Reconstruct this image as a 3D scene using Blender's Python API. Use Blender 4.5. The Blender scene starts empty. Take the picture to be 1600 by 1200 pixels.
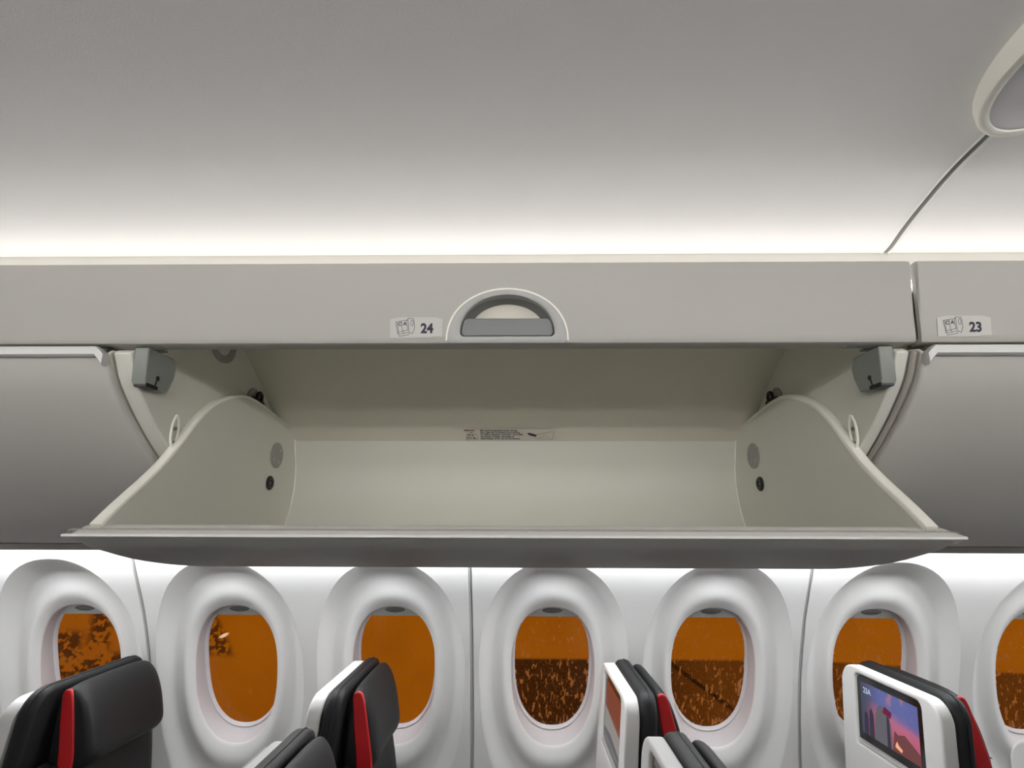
import bpy, bmesh, math, random
from mathutils import Vector, Matrix
C = bpy.context.scene.collection
sc = bpy.context.scene
R = math.radians
# ------------------------------------------------------------------ camera, world, exposure
FPX = 820.0
cd = bpy.data.cameras.new('camera'); cam = bpy.data.objects.new('camera', cd); C.objects.link(cam)
cd.sensor_fit = 'HORIZONTAL'; cd.sensor_width = 36; cd.lens = 36 * FPX / 1600; cd.clip_start = 0.02
_P, _PSI, _RO = R(14.4), R(0.9), R(0.17)
_f = Vector((-math.sin(_PSI) * math.cos(_P), math.cos(_PSI) * math.cos(_P), math.sin(_P)))
_r = Vector((math.cos(_PSI), math.sin(_PSI), 0)); _u = _r.cross(_f)
_r2 = _r * math.cos(_RO) + _u * math.sin(_RO); _u2 = -_r * math.sin(_RO) + _u * math.cos(_RO)
cam.matrix_world = Matrix(((_r2.x, _u2.x, -_f.x, 0), (_r2.y, _u2.y, -_f.y, 0), (_r2.z, _u2.z, -_f.z, 1.55), (0, 0, 0, 1)))
sc.camera = cam
sc.view_settings.view_transform = 'Standard'; sc.view_settings.look = 'None'
sc.view_settings.gamma = 1; sc.view_settings.use_curve_mapping = False
sc.view_settings.exposure = 0.0
LED_CEIL, LED_WALL, LED_FAR, LED_FILL = 5.2, 46.0, 60.0, 14.8     # radiance of the cabin's light strips, the last one an added fill
WORLD = 0.6

class NT:
    """tiny node helper"""
    def __init__(s, nt): s.nt = nt; nt.nodes.clear()
    def n(s, t, ins=None, **kw):
        o = s.nt.nodes.new(t)
        for k, v in kw.items(): setattr(o, k, v)
        for k, v in (ins or {}).items():
            if isinstance(v, bpy.types.NodeSocket): s.nt.links.new(v, o.inputs[k])
            else: o.inputs[k].default_value = v
        return o
    def m(s, op, a, b=0.0, c=None):
        d = {0: a, 1: b}
        if c is not None: d[2] = c
        return s.n('ShaderNodeMath', d, operation=op).outputs[0]
    def mix(s, f, a, b):
        o = s.nt.nodes.new('ShaderNodeMix'); o.data_type = 'RGBA'
        for i, v in ((0, f), (6, a), (7, b)):
            if isinstance(v, bpy.types.NodeSocket): s.nt.links.new(v, o.inputs[i])
            else: o.inputs[i].default_value = v
        return o.outputs[2]
    def step(s, v, a, b):
        return s.n('ShaderNodeMapRange', {0: v, 1: a, 2: b, 3: 0.0, 4: 1.0}, interpolation_type='SMOOTHSTEP').outputs[0]

# night sky and apron under sodium lamps
w = bpy.data.worlds.new('night_apron'); sc.world = w; w.use_nodes = True
t = NT(w.node_tree)
gen = t.n('ShaderNodeTexCoord').outputs['Generated']
sep = t.n('ShaderNodeSeparateXYZ', {0: gen}); X, Y, Z = sep.outputs
az = t.m('DIVIDE', X, t.m('MAXIMUM', Y, 0.05)); el = t.m('DIVIDE', Z, t.m('MAXIMUM', Y, 0.05))
nz = t.n('ShaderNodeTexNoise', {'Vector': gen, 'Scale': 9.0, 'Detail': 5.0}).outputs[0]
nz2 = t.n('ShaderNodeTexNoise', {'Vector': gen, 'Scale': 40.0, 'Detail': 4.0}).outputs[0]
base = t.mix(nz, (0.36, 0.085, 0.0015, 1), (0.60, 0.165, 0.004, 1))
hor = t.m('ADD', -0.235, t.m('MULTIPLY', t.m('MAXIMUM', t.m('SUBTRACT', az, 0.5), 0), -0.05))
below = t.n('ShaderNodeMapRange', {0: t.m('SUBTRACT', el, hor), 1: 0.002, 2: -0.002, 3: 0.0, 4: 1.0}).outputs[0]
right = t.step(az, -0.10, -0.04)
near_b = t.m('MULTIPLY', below, right)
dark = t.mix(t.step(az, 0.18, 0.35), (0.045, 0.012, 0.0025, 1), (0.15, 0.04, 0.004, 1))
col = t.mix(near_b, base, dark)
# dark shrubs and vehicles seen far left
band = t.m('MULTIPLY', t.step(az, -0.775, -0.755), t.step(az, -0.715, -0.735))          # dark trunk
lowp = t.m('MULTIPLY', t.step(el, -0.222, -0.236), t.step(az, -0.64, -0.68))               # hedge
leftp = t.m('MULTIPLY', t.step(az, -0.765, -0.785), t.step(el, -0.188, -0.204))
lf = t.m('MAXIMUM', t.m('MAXIMUM', band, lowp), leftp)
nz3 = t.n('ShaderNodeTexNoise', {'Vector': gen, 'Scale': 150.0, 'Detail': 3.0}).outputs[0]
lf = t.m('MULTIPLY', lf, t.step(t.m('ADD', t.m('MULTIPLY', nz3, 0.6), t.m('MULTIPLY', nz2, 0.4)), 0.46, 0.52))
pat = t.m('MULTIPLY', t.m('MULTIPLY', t.step(t.m('ADD', az, t.m('MULTIPLY', el, 0.6)), -0.632, -0.650), t.step(el, -0.24, -0.225)), t.m('MULTIPLY', t.step(az, -0.60, -0.585), t.step(nz3, 0.44, 0.52)))
lf = t.m('MAXIMUM', lf, pat)
col = t.mix(t.m('MULTIPLY', lf, 0.9), col, (0.05, 0.014, 0.004, 1))
# one distant lamp
lr = t.m('ADD', t.m('POWER', t.m('MULTIPLY', t.m('SUBTRACT', az, -0.523), 1.0), 2.0), t.m('POWER', t.m('MULTIPLY', t.m('SUBTRACT', el, t.m('ADD', -0.201, t.m('MULTIPLY', t.m('SUBTRACT', az, -0.523), 0.4))), 2.6), 2.0))
col = t.mix(t.step(lr, 0.00010, 0.00002), col, (1.5, 0.95, 0.6, 1))
# long dark line across the apron
dl = t.m('ABSOLUTE', t.m('SUBTRACT', el, t.m('ADD', t.m('MULTIPLY', t.m('SUBTRACT', az, 0.265), -0.70), -0.245)))
ln = t.m('MULTIPLY', t.step(t.m('SUBTRACT', t.m('ADD', dl, t.m('MULTIPLY', nz2, 0.006)), 0.003), 0.006, 0.001), t.m('MULTIPLY', t.step(az, 0.22, 0.26), t.step(az, 0.46, 0.42)))
col = t.mix(ln, col, (0.012, 0.004, 0.002, 1))
bg = t.n('ShaderNodeBackground', {0: col, 1: WORLD})
wo = t.n('ShaderNodeOutputWorld', {0: bg.outputs[0]})

# ------------------------------------------------------------------ materials
def mat(name, col, rough=0.5, metal=0.0, bump=0.0, bscale=600.0, var=0.0, spec=0.5, vscale=6.0, coat=0.0):
    m = bpy.data.materials.new(name); m.use_nodes = True; t = NT(m.node_tree)
    tc = t.n('ShaderNodeTexCoord').outputs['Object']
    c = (*col, 1)
    ins = {'Base Color': c, 'Roughness': rough, 'Metallic': metal, 'Specular IOR Level': spec, 'Coat Weight': coat}
    nz = t.n('ShaderNodeTexNoise', {'Vector': tc, 'Scale': vscale, 'Detail': 4.0}).outputs[0]
    if var: ins['Base Color'] = t.mix(nz, (*[x * (1 - var) for x in col], 1), (*[min(1, x * (1 + var)) for x in col], 1))
    p = t.n('ShaderNodeBsdfPrincipled', ins)
    if bump:
        nb = t.n('ShaderNodeTexNoise', {'Vector': tc, 'Scale': bscale, 'Detail': 3.0}).outputs[0]
        b = t.n('ShaderNodeBump', {'Height': nb, 'Strength': bump, 'Distance': 0.001})
        m.node_tree.links.new(b.outputs[0], p.inputs['Normal'])
    t.n('ShaderNodeOutputMaterial', {0: p.outputs[0]})
    return m
def emit(name, col, s):
    m = bpy.data.materials.new(name); m.use_nodes = True; t = NT(m.node_tree)
    e = t.n('ShaderNodeEmission', {0: (*col, 1), 1: s}); t.n('ShaderNodeOutputMaterial', {0: e.outputs[0]}); return m
M = dict(
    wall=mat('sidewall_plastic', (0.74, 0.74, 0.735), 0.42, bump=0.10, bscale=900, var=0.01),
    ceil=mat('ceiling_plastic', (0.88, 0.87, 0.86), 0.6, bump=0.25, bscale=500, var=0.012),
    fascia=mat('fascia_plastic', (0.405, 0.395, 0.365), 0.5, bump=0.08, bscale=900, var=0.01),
    lip=mat('bucket_lip_silver', (0.80, 0.79, 0.76), 0.4),
    ledge=mat('cove_ledge_cream', (0.56, 0.545, 0.505), 0.6),
    inner=mat('bin_inner_laminate', (0.70, 0.67, 0.58), 0.55, bump=0.08, bscale=800, var=0.015),
    bucket=mat('bucket_laminate', (0.68, 0.675, 0.61), 0.5, bump=0.08, bscale=800, var=0.015),
    edge=mat('bucket_edge_trim', (0.92, 0.90, 0.82), 0.45),
    door=mat('bin_door_silver', (0.53, 0.515, 0.485), 0.5, metal=0.0, spec=0.25, bump=0.12, bscale=700, var=0.012),
    strip=mat('satin_metal_strip', (0.50, 0.50, 0.49), 0.35, metal=0.25),
    greyplate=mat('grey_green_plastic', (0.23, 0.245, 0.225), 0.5),
    greydisc=mat('grey_disc_plastic', (0.33, 0.325, 0.30), 0.5),
    bezel=mat('latch_bezel_grey', (0.40, 0.405, 0.39), 0.5, bump=0.05),
    pocket=mat('latch_pocket_grey', (0.20, 0.205, 0.20), 0.5),
    paddle=mat('brushed_metal_paddle', (0.13, 0.135, 0.135), 0.4, metal=0.3),
    black=mat('black_plastic', (0.012, 0.012, 0.012), 0.45),
    dark=mat('dark_gap', (0.05, 0.047, 0.042), 0.7),
    gasket=mat('gasket_beige', (0.36, 0.34, 0.30), 0.6),
    ink=mat('placard_ink', (0.018, 0.015, 0.04), 0.6),
    inkred=mat('placard_brown_ink', (0.12, 0.03, 0.02), 0.6),
    placard=mat('placard_film', (0.50, 0.49, 0.462), 0.4),
    placard2=mat('placard_film_grey', (0.68, 0.65, 0.565), 0.5),
    screw=mat('screw_metal', (0.7, 0.7, 0.7), 0.3, metal=0.9),
    shade=mat('window_shade_grey', (0.55, 0.56, 0.55), 0.45),
    frame=mat('window_frame_white', (0.70, 0.70, 0.73), 0.3),
    reveal=mat('window_reveal_plastic', (0.62, 0.61, 0.63), 0.4),
    handle=mat('shade_handle_dark', (0.16, 0.165, 0.16), 0.3),
    leather=mat('charcoal_leather', (0.010, 0.0105, 0.011), 0.55, bump=0.35, bscale=260, var=0.08, spec=0.3),
    leather2=mat('black_leather_back', (0.011, 0.012, 0.013), 0.55, bump=0.3, bscale=260, spec=0.3),
    red=mat('red_leather', (0.52, 0.008, 0.012), 0.45, bump=0.15, bscale=260),
    shell=mat('seat_shell_white', (0.70, 0.70, 0.685), 0.38, bump=0.04),
    glassblack=mat('screen_bezel_black', (0.008, 0.008, 0.009), 0.12),
    metal=mat('seat_leg_metal', (0.5, 0.5, 0.5), 0.35, metal=0.9),
    carpet=mat('cabin_carpet', (0.05, 0.055, 0.065), 0.95, bump=0.8, bscale=400, var=0.3, vscale=200),
    lining=mat('crown_lining', (0.35, 0.35, 0.34), 0.8),
    lens=mat('fixture_lens', (0.84, 0.83, 0.87), 0.3),
    led=emit('led_ceiling', (1.0, 0.965, 0.93), LED_CEIL),
    ledw=emit('led_wall', (0.97, 0.98, 1.0), LED_WALL),
    ledf=emit('led_far', (1.0, 0.97, 0.94), LED_FAR),
    ledfill=emit('led_fill', (1.0, 0.98, 0.96), LED_FILL),
)
# frosted, wet cabin pane
def glass_mat():
    m = bpy.data.materials.new('frosted_wet_pane'); m.use_nodes = True; t = NT(m.node_tree)
    geo = t.n('ShaderNodeNewGeometry').outputs['Position']
    mp = t.n('ShaderNodeMapping', {'Vector': geo, 'Scale': (1.0, 1.0, 0.28)}).outputs[0]
    n1 = t.n('ShaderNodeTexNoise', {'Vector': mp, 'Scale': 95.0, 'Detail': 3.0, 'Distortion': 0.6}).outputs[0]
    mp3 = t.n('ShaderNodeMapping', {'Vector': geo, 'Scale': (1.0, 1.0, 0.6)}).outputs[0]
    n2 = t.n('ShaderNodeTexNoise', {'Vector': mp3, 'Scale': 330.0, 'Detail': 3.0}).outputs[0]
    n3 = t.n('ShaderNodeTexNoise', {'Vector': geo, 'Scale': 7.0, 'Detail': 2.0}).outputs[0]
    xs = t.n('ShaderNodeSeparateXYZ', {0: geo}).outputs
    side = t.m('ADD', 0.25, t.m('MULTIPLY', t.step(xs[0], -0.2, -0.1), 0.75))        # the left panes are cleaner
    low = t.step(xs[2], 1.22, 0.90)
    f = t.m('MULTIPLY', t.step(t.m('ADD', n1, t.m('MULTIPLY', low, 0.05)), 0.60, 0.665), side)
    f2 = t.m('MULTIPLY', t.m('MULTIPLY', t.step(n2, 0.50, 0.68), 0.28), side)
    fr = t.m('MINIMUM', t.m('ADD', t.m('ADD', t.m('MULTIPLY', f, 0.75), f2), 0.03), 1.0)
    tr = t.n('ShaderNodeBsdfTransparent', {0: (0.93, 0.93, 0.93, 1)})
    tl0 = t.n('ShaderNodeBsdfTranslucent', {0: (0.72, 0.70, 0.66, 1)})
    df = t.n('ShaderNodeBsdfDiffuse', {0: (0.17, 0.085, 0.035, 1)})
    tl = t.n('ShaderNodeAddShader', {0: tl0.outputs[0], 1: df.outputs[0]})
    mx = t.n('ShaderNodeMixShader', {0: fr, 1: tr.outputs[0], 2: tl.outputs[0]})
    gl = t.n('ShaderNodeBsdfGlossy', {0: (1, 1, 1, 1), 1: 0.06})
    mx2 = t.n('ShaderNodeMixShader', {0: 0.012, 1: mx.outputs[0], 2: gl.outputs[0]})
    t.n('ShaderNodeOutputMaterial', {0: mx2.outputs[0]}); return m
M['glass'] = glass_mat()
def screen_mat(kind):
    """emissive screen face; object coordinates, y = width, z = height"""
    m = bpy.data.materials.new('screen_face_' + kind); m.use_nodes = True; t = NT(m.node_tree)
    s = t.n('ShaderNodeSeparateXYZ', {0: t.n('ShaderNodeTexCoord').outputs['Object']}).outputs
    nz = t.n('ShaderNodeTexNoise', {'Vector': t.n('ShaderNodeTexCoord').outputs['Object'], 'Scale': 25.0, 'Detail': 3.0}).outputs[0]
    h = t.m('ADD', s[2], t.m('ADD', t.m('MULTIPLY', s[1], -0.06), -0.010))
    if kind == 'city':
        v = t.m('ADD', h, t.m('MULTIPLY', t.m('SUBTRACT', nz, 0.5), 0.05))
        lo = t.mix(t.step(v, 0.955, 1.01), (0.42, 0.10, 0.14, 1), (0.47, 0.13, 0.22, 1))
        c = t.mix(t.step(v, 1.0, 1.035), lo, (0.11, 0.13, 0.34, 1))
        c = t.mix(t.m('MULTIPLY', t.step(nz, 0.53, 0.62), t.step(h, 1.03, 1.06)), c, (0.32, 0.16, 0.24, 1))
        c = t.mix(t.step(s[1], 0.02, 0.11), c, (0.05, 0.06, 0.10, 1))
        st = 1.0
    else:
        c = t.mix(t.step(h, 1.002, 0.994), (0.20, 0.060, 0.035, 1), (0.26, 0.24, 0.225, 1))  # emissive brown above, grey below
        st = 1.0
    e = t.n('ShaderNodeEmission', {0: c, 1: st})
    g = t.n('ShaderNodeBsdfGlossy', {0: (1, 1, 1, 1), 1: 0.15})
    mx = t.n('ShaderNodeMixShader', {0: 0.05, 1: e.outputs[0], 2: g.outputs[0]})
    t.n('ShaderNodeOutputMaterial', {0: mx.outputs[0]}); return m
M['scr_city'] = screen_mat('city'); M['scr_plain'] = screen_mat('plain')
M['scr_text'] = emit('screen_text', (0.55, 0.62, 0.8), 1.0)
M['scr_tower'] = emit('screen_tower_grey', (0.13, 0.12, 0.14), 1.0)
M['scr_tower2'] = emit('screen_tower_dark', (0.05, 0.04, 0.065), 1.0)
M['scr_red'] = emit('screen_roof_red', (0.16, 0.02, 0.05), 1.0)
M['scr_glow'] = emit('screen_lamp_glow', (0.9, 0.42, 0.25), 1.0)
M['scr_brown'] = emit('screen_brown_houses', (0.16, 0.06, 0.06), 1.0)

# ------------------------------------------------------------------ mesh helpers
O = Vector((0, 0, 0))          # origin of the thing being built; vertices are given in world space
def obj(name, verts, faces, m, parent=None, smooth=True, ang=35, bevel=0, seg=3, mats=None, midx=None, local=False):
    me = bpy.data.meshes.new(name)
    vs = verts if local else [Vector(v) - O for v in verts]
    me.from_pydata([tuple(v) for v in vs], [], faces)
    for mm in (mats or [m]): me.materials.append(mm)
    if midx:
        for p, i in zip(me.polygons, midx): p.material_index = i
    bm = bmesh.new(); bm.from_mesh(me); bmesh.ops.remove_doubles(bm, verts=bm.verts, dist=1e-6)
    bmesh.ops.recalc_face_normals(bm, faces=bm.faces); bm.to_mesh(me); bm.free()
    if smooth:
        for p in me.polygons: p.use_smooth = True
        me.set_sharp_from_angle(angle=R(ang))
    o = bpy.data.objects.new(name, me); C.objects.link(o)
    if parent is not None: o.parent = parent
    else: o.location = O
    if bevel:
        b = o.modifiers.new('bevel', 'BEVEL'); b.width = bevel; b.segments = seg; b.limit_method = 'ANGLE'; b.angle_limit = R(38)
        b.harden_normals = False
    return o
def empty(name, loc, label=None, cat=None, group=None, kind=None):
    global O
    o = bpy.data.objects.new(name, None); C.objects.link(o); o.location = loc; o.empty_display_size = 0.05
    O = Vector(loc); tag(o, label, cat, group, kind); return o
def tag(o, label=None, cat=None, group=None, kind=None):
    if label: o['label'] = label
    if cat: o['category'] = cat
    if group: o['group'] = group
    if kind: o['kind'] = kind
    return o
class MB:
    def __init__(s): s.v = []; s.f = []; s.mi = []
    def add(s, v, f, mi=0):
        k = len(s.v); s.v += [Vector(x) for x in v]; s.f += [[i + k for i in q] for q in f]; s.mi += [mi] * len(f); return s
    def box(s, a, b, mi=0):
        x0, y0, z0 = a; x1, y1, z1 = b
        return s.add([(x0, y0, z0), (x1, y0, z0), (x1, y1, z0), (x0, y1, z0), (x0, y0, z1), (x1, y0, z1), (x1, y1, z1), (x0, y1, z1)],
                     [(0, 3, 2, 1), (4, 5, 6, 7), (0, 1, 5, 4), (1, 2, 6, 5), (2, 3, 7, 6), (3, 0, 4, 7)], mi)
    def prism(s, pts, d, mi=0):
        """closed planar polygon pts (3-D) extruded by vector d"""
        n = len(pts); d = Vector(d); p = [Vector(q) for q in pts]
        return s.add(p + [q + d for q in p], [list(range(n))[::-1], list(range(n, 2 * n))] + [[i, (i + 1) % n, n + (i + 1) % n, n + i] for i in range(n)], mi)
    def tube(s, path, r, n=8, mi=0, closed=False):
        path = [Vector(p) for p in path]; k = len(path); rings = []
        prev = None
        for i, p in enumerate(path):
            a = path[(i - 1) % k] if (closed or i) else p; b = path[(i + 1) % k] if (closed or i < k - 1) else p
            tg = (b - a).normalized()
            if prev is None: prev = tg.orthogonal().normalized()
            prev = (prev - tg * prev.dot(tg)).normalized(); q = tg.cross(prev)
            rr = r[i] if isinstance(r, (list, tuple)) else r
            rings.append([p + (prev * math.cos(2 * math.pi * j / n) + q * math.sin(2 * math.pi * j / n)) * rr for j in range(n)])
        v = [x for ring in rings for x in ring]; f = []
        for i in range(k if closed else k - 1):
            for j in range(n):
                a = i * n + j; b = i * n + (j + 1) % n; c2 = ((i + 1) % k) * n
                f.append([a, b, c2 + (j + 1) % n, c2 + j])
        if not closed: f += [list(range(n))[::-1], [(k - 1) * n + j for j in range(n)]]
        return s.add(v, f, mi)
    def obj(s, name, m, parent=None, mats=None, **kw):
        return obj(name, s.v, s.f, m, parent, mats=mats, midx=s.mi if mats else None, **kw)
def catmull(pts, n=6):
    P = [Vector(p) for p in pts]; P = [P[0] * 2 - P[1]] + P + [P[-1] * 2 - P[-2]]; out = []
    for i in range(1, len(P) - 2):
        p0, p1, p2, p3 = P[i - 1:i + 3]
        for k in range(n):
            u = k / n
            out.append(0.5 * ((2 * p1) + (p2 - p0) * u + (2 * p0 - 5 * p1 + 4 * p2 - p3) * u * u + (3 * p1 - p0 - 3 * p2 + p3) * u ** 3))
    return out + [P[-2]]
def offs(prof, d):
    """offset a 2-D (y,z) polyline along its left normal"""
    out = []
    for i, p in enumerate(prof):
        a = prof[max(i - 1, 0)]; b = prof[min(i + 1, len(prof) - 1)]; tg = (Vector(b) - Vector(a)).normalized()
        out.append(Vector(p) + Vector((-tg[1], tg[0])) * (d[i] if isinstance(d, list) else d))
    return out
def prism_x(prof, x0, x1, mb=None, mi=0):
    mb = mb or MB(); return mb.prism([(x0, p[0], p[1]) for p in prof], (x1 - x0, 0, 0), mi)
def sheet_x(prof, x0, x1, th):
    """curved sheet: polyline (y,z) with thickness, extruded along x"""
    return prism_x([Vector(p) for p in prof] + offs(prof, th)[::-1], x0, x1)
def strip_faces(rows, mb, mi=0, close=False):
    n = len(rows[0]); v = [x for r in rows for x in r]; f = []
    for i in range(len(rows) - 1):
        for j in range(n if close else n - 1):
            f.append([i * n + j, i * n + (j + 1) % n, (i + 1) * n + (j + 1) % n, (i + 1) * n + j])
    return mb.add(v, f, mi)
def text_mesh(s, size, bold=0.0):
    cu = bpy.data.curves.new('t', 'FONT'); cu.body = s; cu.size = size; cu.offset = bold; cu.resolution_u = 4
    cu.align_x = 'LEFT'; o = bpy.data.objects.new('t', cu); C.objects.link(o)
    dg = bpy.context.evaluated_depsgraph_get(); me = bpy.data.meshes.new_from_object(o.evaluated_get(dg))
    v = [tuple(x.co) for x in me.vertices]; f = [list(p.vertices) for p in me.polygons]
    bpy.data.objects.remove(o); bpy.data.curves.remove(cu); bpy.data.meshes.remove(me)
    return v, f
class Plane2D:
    """draws flat marks on a plane: origin o, unit axes u, v, small lift n"""
    def __init__(s, o, u, v, lift=0.0004):
        s.o = Vector(o); s.u = Vector(u).normalized(); s.v = Vector(v).normalized(); s.n = s.u.cross(s.v).normalized(); s.l = lift; s.mb = MB()
    def p(s, a, b, l=None): return s.o + s.u * a + s.v * b + s.n * (s.l if l is None else l)
    def text(s, txt, a, b, size, bold=0.0, mi=0, sx=1.0):
        v, f = text_mesh(txt, size, bold); s.mb.add([s.p(a + x * sx, b + y) for x, y, z in v], f, mi)
    def stroke(s, pts, w, mi=0):
        for i in range(len(pts) - 1):
            a = Vector(pts[i]); b = Vector(pts[i + 1]); d = (b - a)
            if d.length < 1e-9: continue
            d.normalize(); n = Vector((-d[1], d[0])) * w / 2; a = a - d * w * .3; b = b + d * w * .3
            s.mb.add([s.p(*(a + n)), s.p(*(a - n)), s.p(*(b - n)), s.p(*(b + n))], [[0, 1, 2, 3]], mi)
    def poly(s, pts, mi=0, l=None): s.mb.add([s.p(x, y, l) for x, y in pts], [list(range(len(pts)))], mi)

XL, XR = -2.249, 2.986           # cabin length built
XC = -0.015; HB = 0.582          # centre and half length of the open bin

# ------------------------------------------------------------------ side wall with sculpted window surrounds
WPROF = catmull([(1.662, 1.50), (1.707, 1.40), (1.79, 1.25), (1.868, 1.06), (1.912, 0.90), (1.938, 0.77), (1.955, 0.6), (1.955, 0.3), (1.93, 0.0)], 16)
_S = [0.0]
for _i in range(1, len(WPROF)): _S.append(_S[-1] + (WPROF[_i] - WPROF[_i - 1]).length)
def wall_pt(s):
    s = min(max(s, 0), _S[-1])
    for i in range(1, len(_S)):
        if s <= _S[i]:
            u = (s - _S[i - 1]) / (_S[i] - _S[i - 1]); p = WPROF[i - 1].lerp(WPROF[i], u)
            a = WPROF[max(i - 2, 0)]; b = WPROF[min(i + 1, len(WPROF) - 1)]; tg = (b - a).normalized()
            return p, Vector((-tg[1], tg[0]))     # outward normal (+y)
def wall_s(z):
    for i in range(1, len(WPROF)):
        if WPROF[i][1] <= z: return _S[i - 1] + (_S[i] - _S[i - 1]) * (WPROF[i - 1][1] - z) / (WPROF[i - 1][1] - WPROF[i][1])
S0 = wall_s(1.06); STOP, SBOT = 0.0, wall_s(0.56)
def wpos(x, s, d):
    p, n = wall_pt(s); return Vector((x, p[0] + n[0] * d, p[1] + n[1] * d))
HW = 0.26175
def rad(phi, a, bt, bb, e):
    c, s_ = math.cos(phi), math.sin(phi); b = bt if s_ > 0 else bb
    return 1 / ((abs(c) / a) ** e + (abs(s_) / b) ** e) ** (1 / e)
def sm(x): x = min(max(x, 0), 1); return x * x * (3 - 2 * x)
def dish(u, phi):
    """depth behind the wall skin; u = 1 at outer rim, 0 at the opening"""
    top = 0.5 + 0.5 * math.sin(phi)
    A = 0.024 + 0.030 * top ** 2
    q = min(1.0, (1 - u) / 0.42); d = A * (0.45 * sm(q) + 0.55 * math.sin(math.pi / 2 * q))
    d -= 0.010 * math.exp(-((u - 0.22) / 0.16) ** 2)
    d += (0.006 - 0.002 * top) * (max(0, 0.16 - u) / 0.16) ** 2
    return d
def window_cell(mb, xc, gl, gr):
    hl, hr = HW - gl, HW - gr; top, bot = S0 - STOP, SBOT - S0
    phis = [2 * math.pi * i / 96 for i in range(96)]
    for cx, cy in ((hr, top), (-hl, top), (-hl, -bot), (hr, -bot)): phis.append(math.atan2(cy, cx) % (2 * math.pi))
    phis = sorted(phis)
    def rect(phi):
        c, s_ = math.cos(phi), math.sin(phi); k = []
        if c > 1e-9: k.append(hr / c)
        if c < -1e-9: k.append(hl / -c)
        if s_ > 1e-9: k.append(top / s_)
        if s_ < -1e-9: k.append(bot / -s_)
        return min(k)
    def P(phi, r, d): return wpos(xc + r * math.cos(phi), S0 - r * math.sin(phi), d)
    rows = []
    def row(fr): rows.append([fr(p) for p in phis])
    ro = lambda p: rad(p, 0.240, 0.405, 0.45, 2.25)
    ri = lambda p: rad(p, 0.1385, 0.203, 0.246, 2.3)
    rp = lambda p: rad(p, 0.134, 0.190, 0.224, 2.3)
    for k in (1.0, 0.66, 0.33, 0.06): row(lambda p: P(p, rect(p) * k + ro(p) * (1 - k), 0))
    for i in range(0, 33):
        u = 1 - i / 32; row(lambda p: P(p, ro(p) * u + ri(p) * (1 - u), dish(u, p)))
    de = lambda p: dish(0, p)
    row(lambda p: P(p, ri(p) - 0.0015, de(p) + 0.002))
    row(lambda p: P(p, ri(p) - 0.0022, de(p) + 0.006))
    v0 = len(mb.v); n = len(phis)
    strip_faces(rows, mb, close=True)
# windows and panels
GAP = 0.0055
WALL = empty('wall_left', (0.37, 1.95, 0.0), kind='structure')
win_x = []
seams = [-2.249, -1.202, -0.155, 0.892, 1.939, 2.986]
for k in range(5):
    a, b = seams[k], seams[k + 1]; mb = MB()
    window_cell(mb, a + HW, GAP, 0); window_cell(mb, b - HW, 0, GAP)
    # return flanges at the panel joints and the lower dado
    for xs, sg in ((a + GAP, 1), (b - GAP, -1)):
        ss = [STOP + (SBOT - STOP) * i / 30 for i in range(31)]
        strip_faces([[wpos(xs, s, 0) for s in ss], [wpos(xs - sg * 0.0005, s, 0.012) for s in ss]], mb)
    ss = [SBOT + (_S[-1] - SBOT) * i / 12 for i in range(13)]
    strip_faces([[wpos(a + GAP, s, 0) for s in ss], [wpos(b - GAP, s, 0) for s in ss]], mb)
    o = mb.obj('wall_panel', M['wall'], WALL, ang=30)
    win_x += [a + HW, b - HW]
ss = [_S[-1] * i / 40 for i in range(41)]
for x in seams[1:-1]:
    mb = MB(); strip_faces([[wpos(x + dx, s, d) for s in ss] for dx, d in ((-0.0062, 0.004), (-0.0042, 0.0005), (-0.0022, -0.0004), (-0.0006, 0.0005), (0.0004, 0.0050), (0.0065, 0.0060))], mb)
    mb.obj('joint_strip', M['bezel'], WALL)
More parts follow.
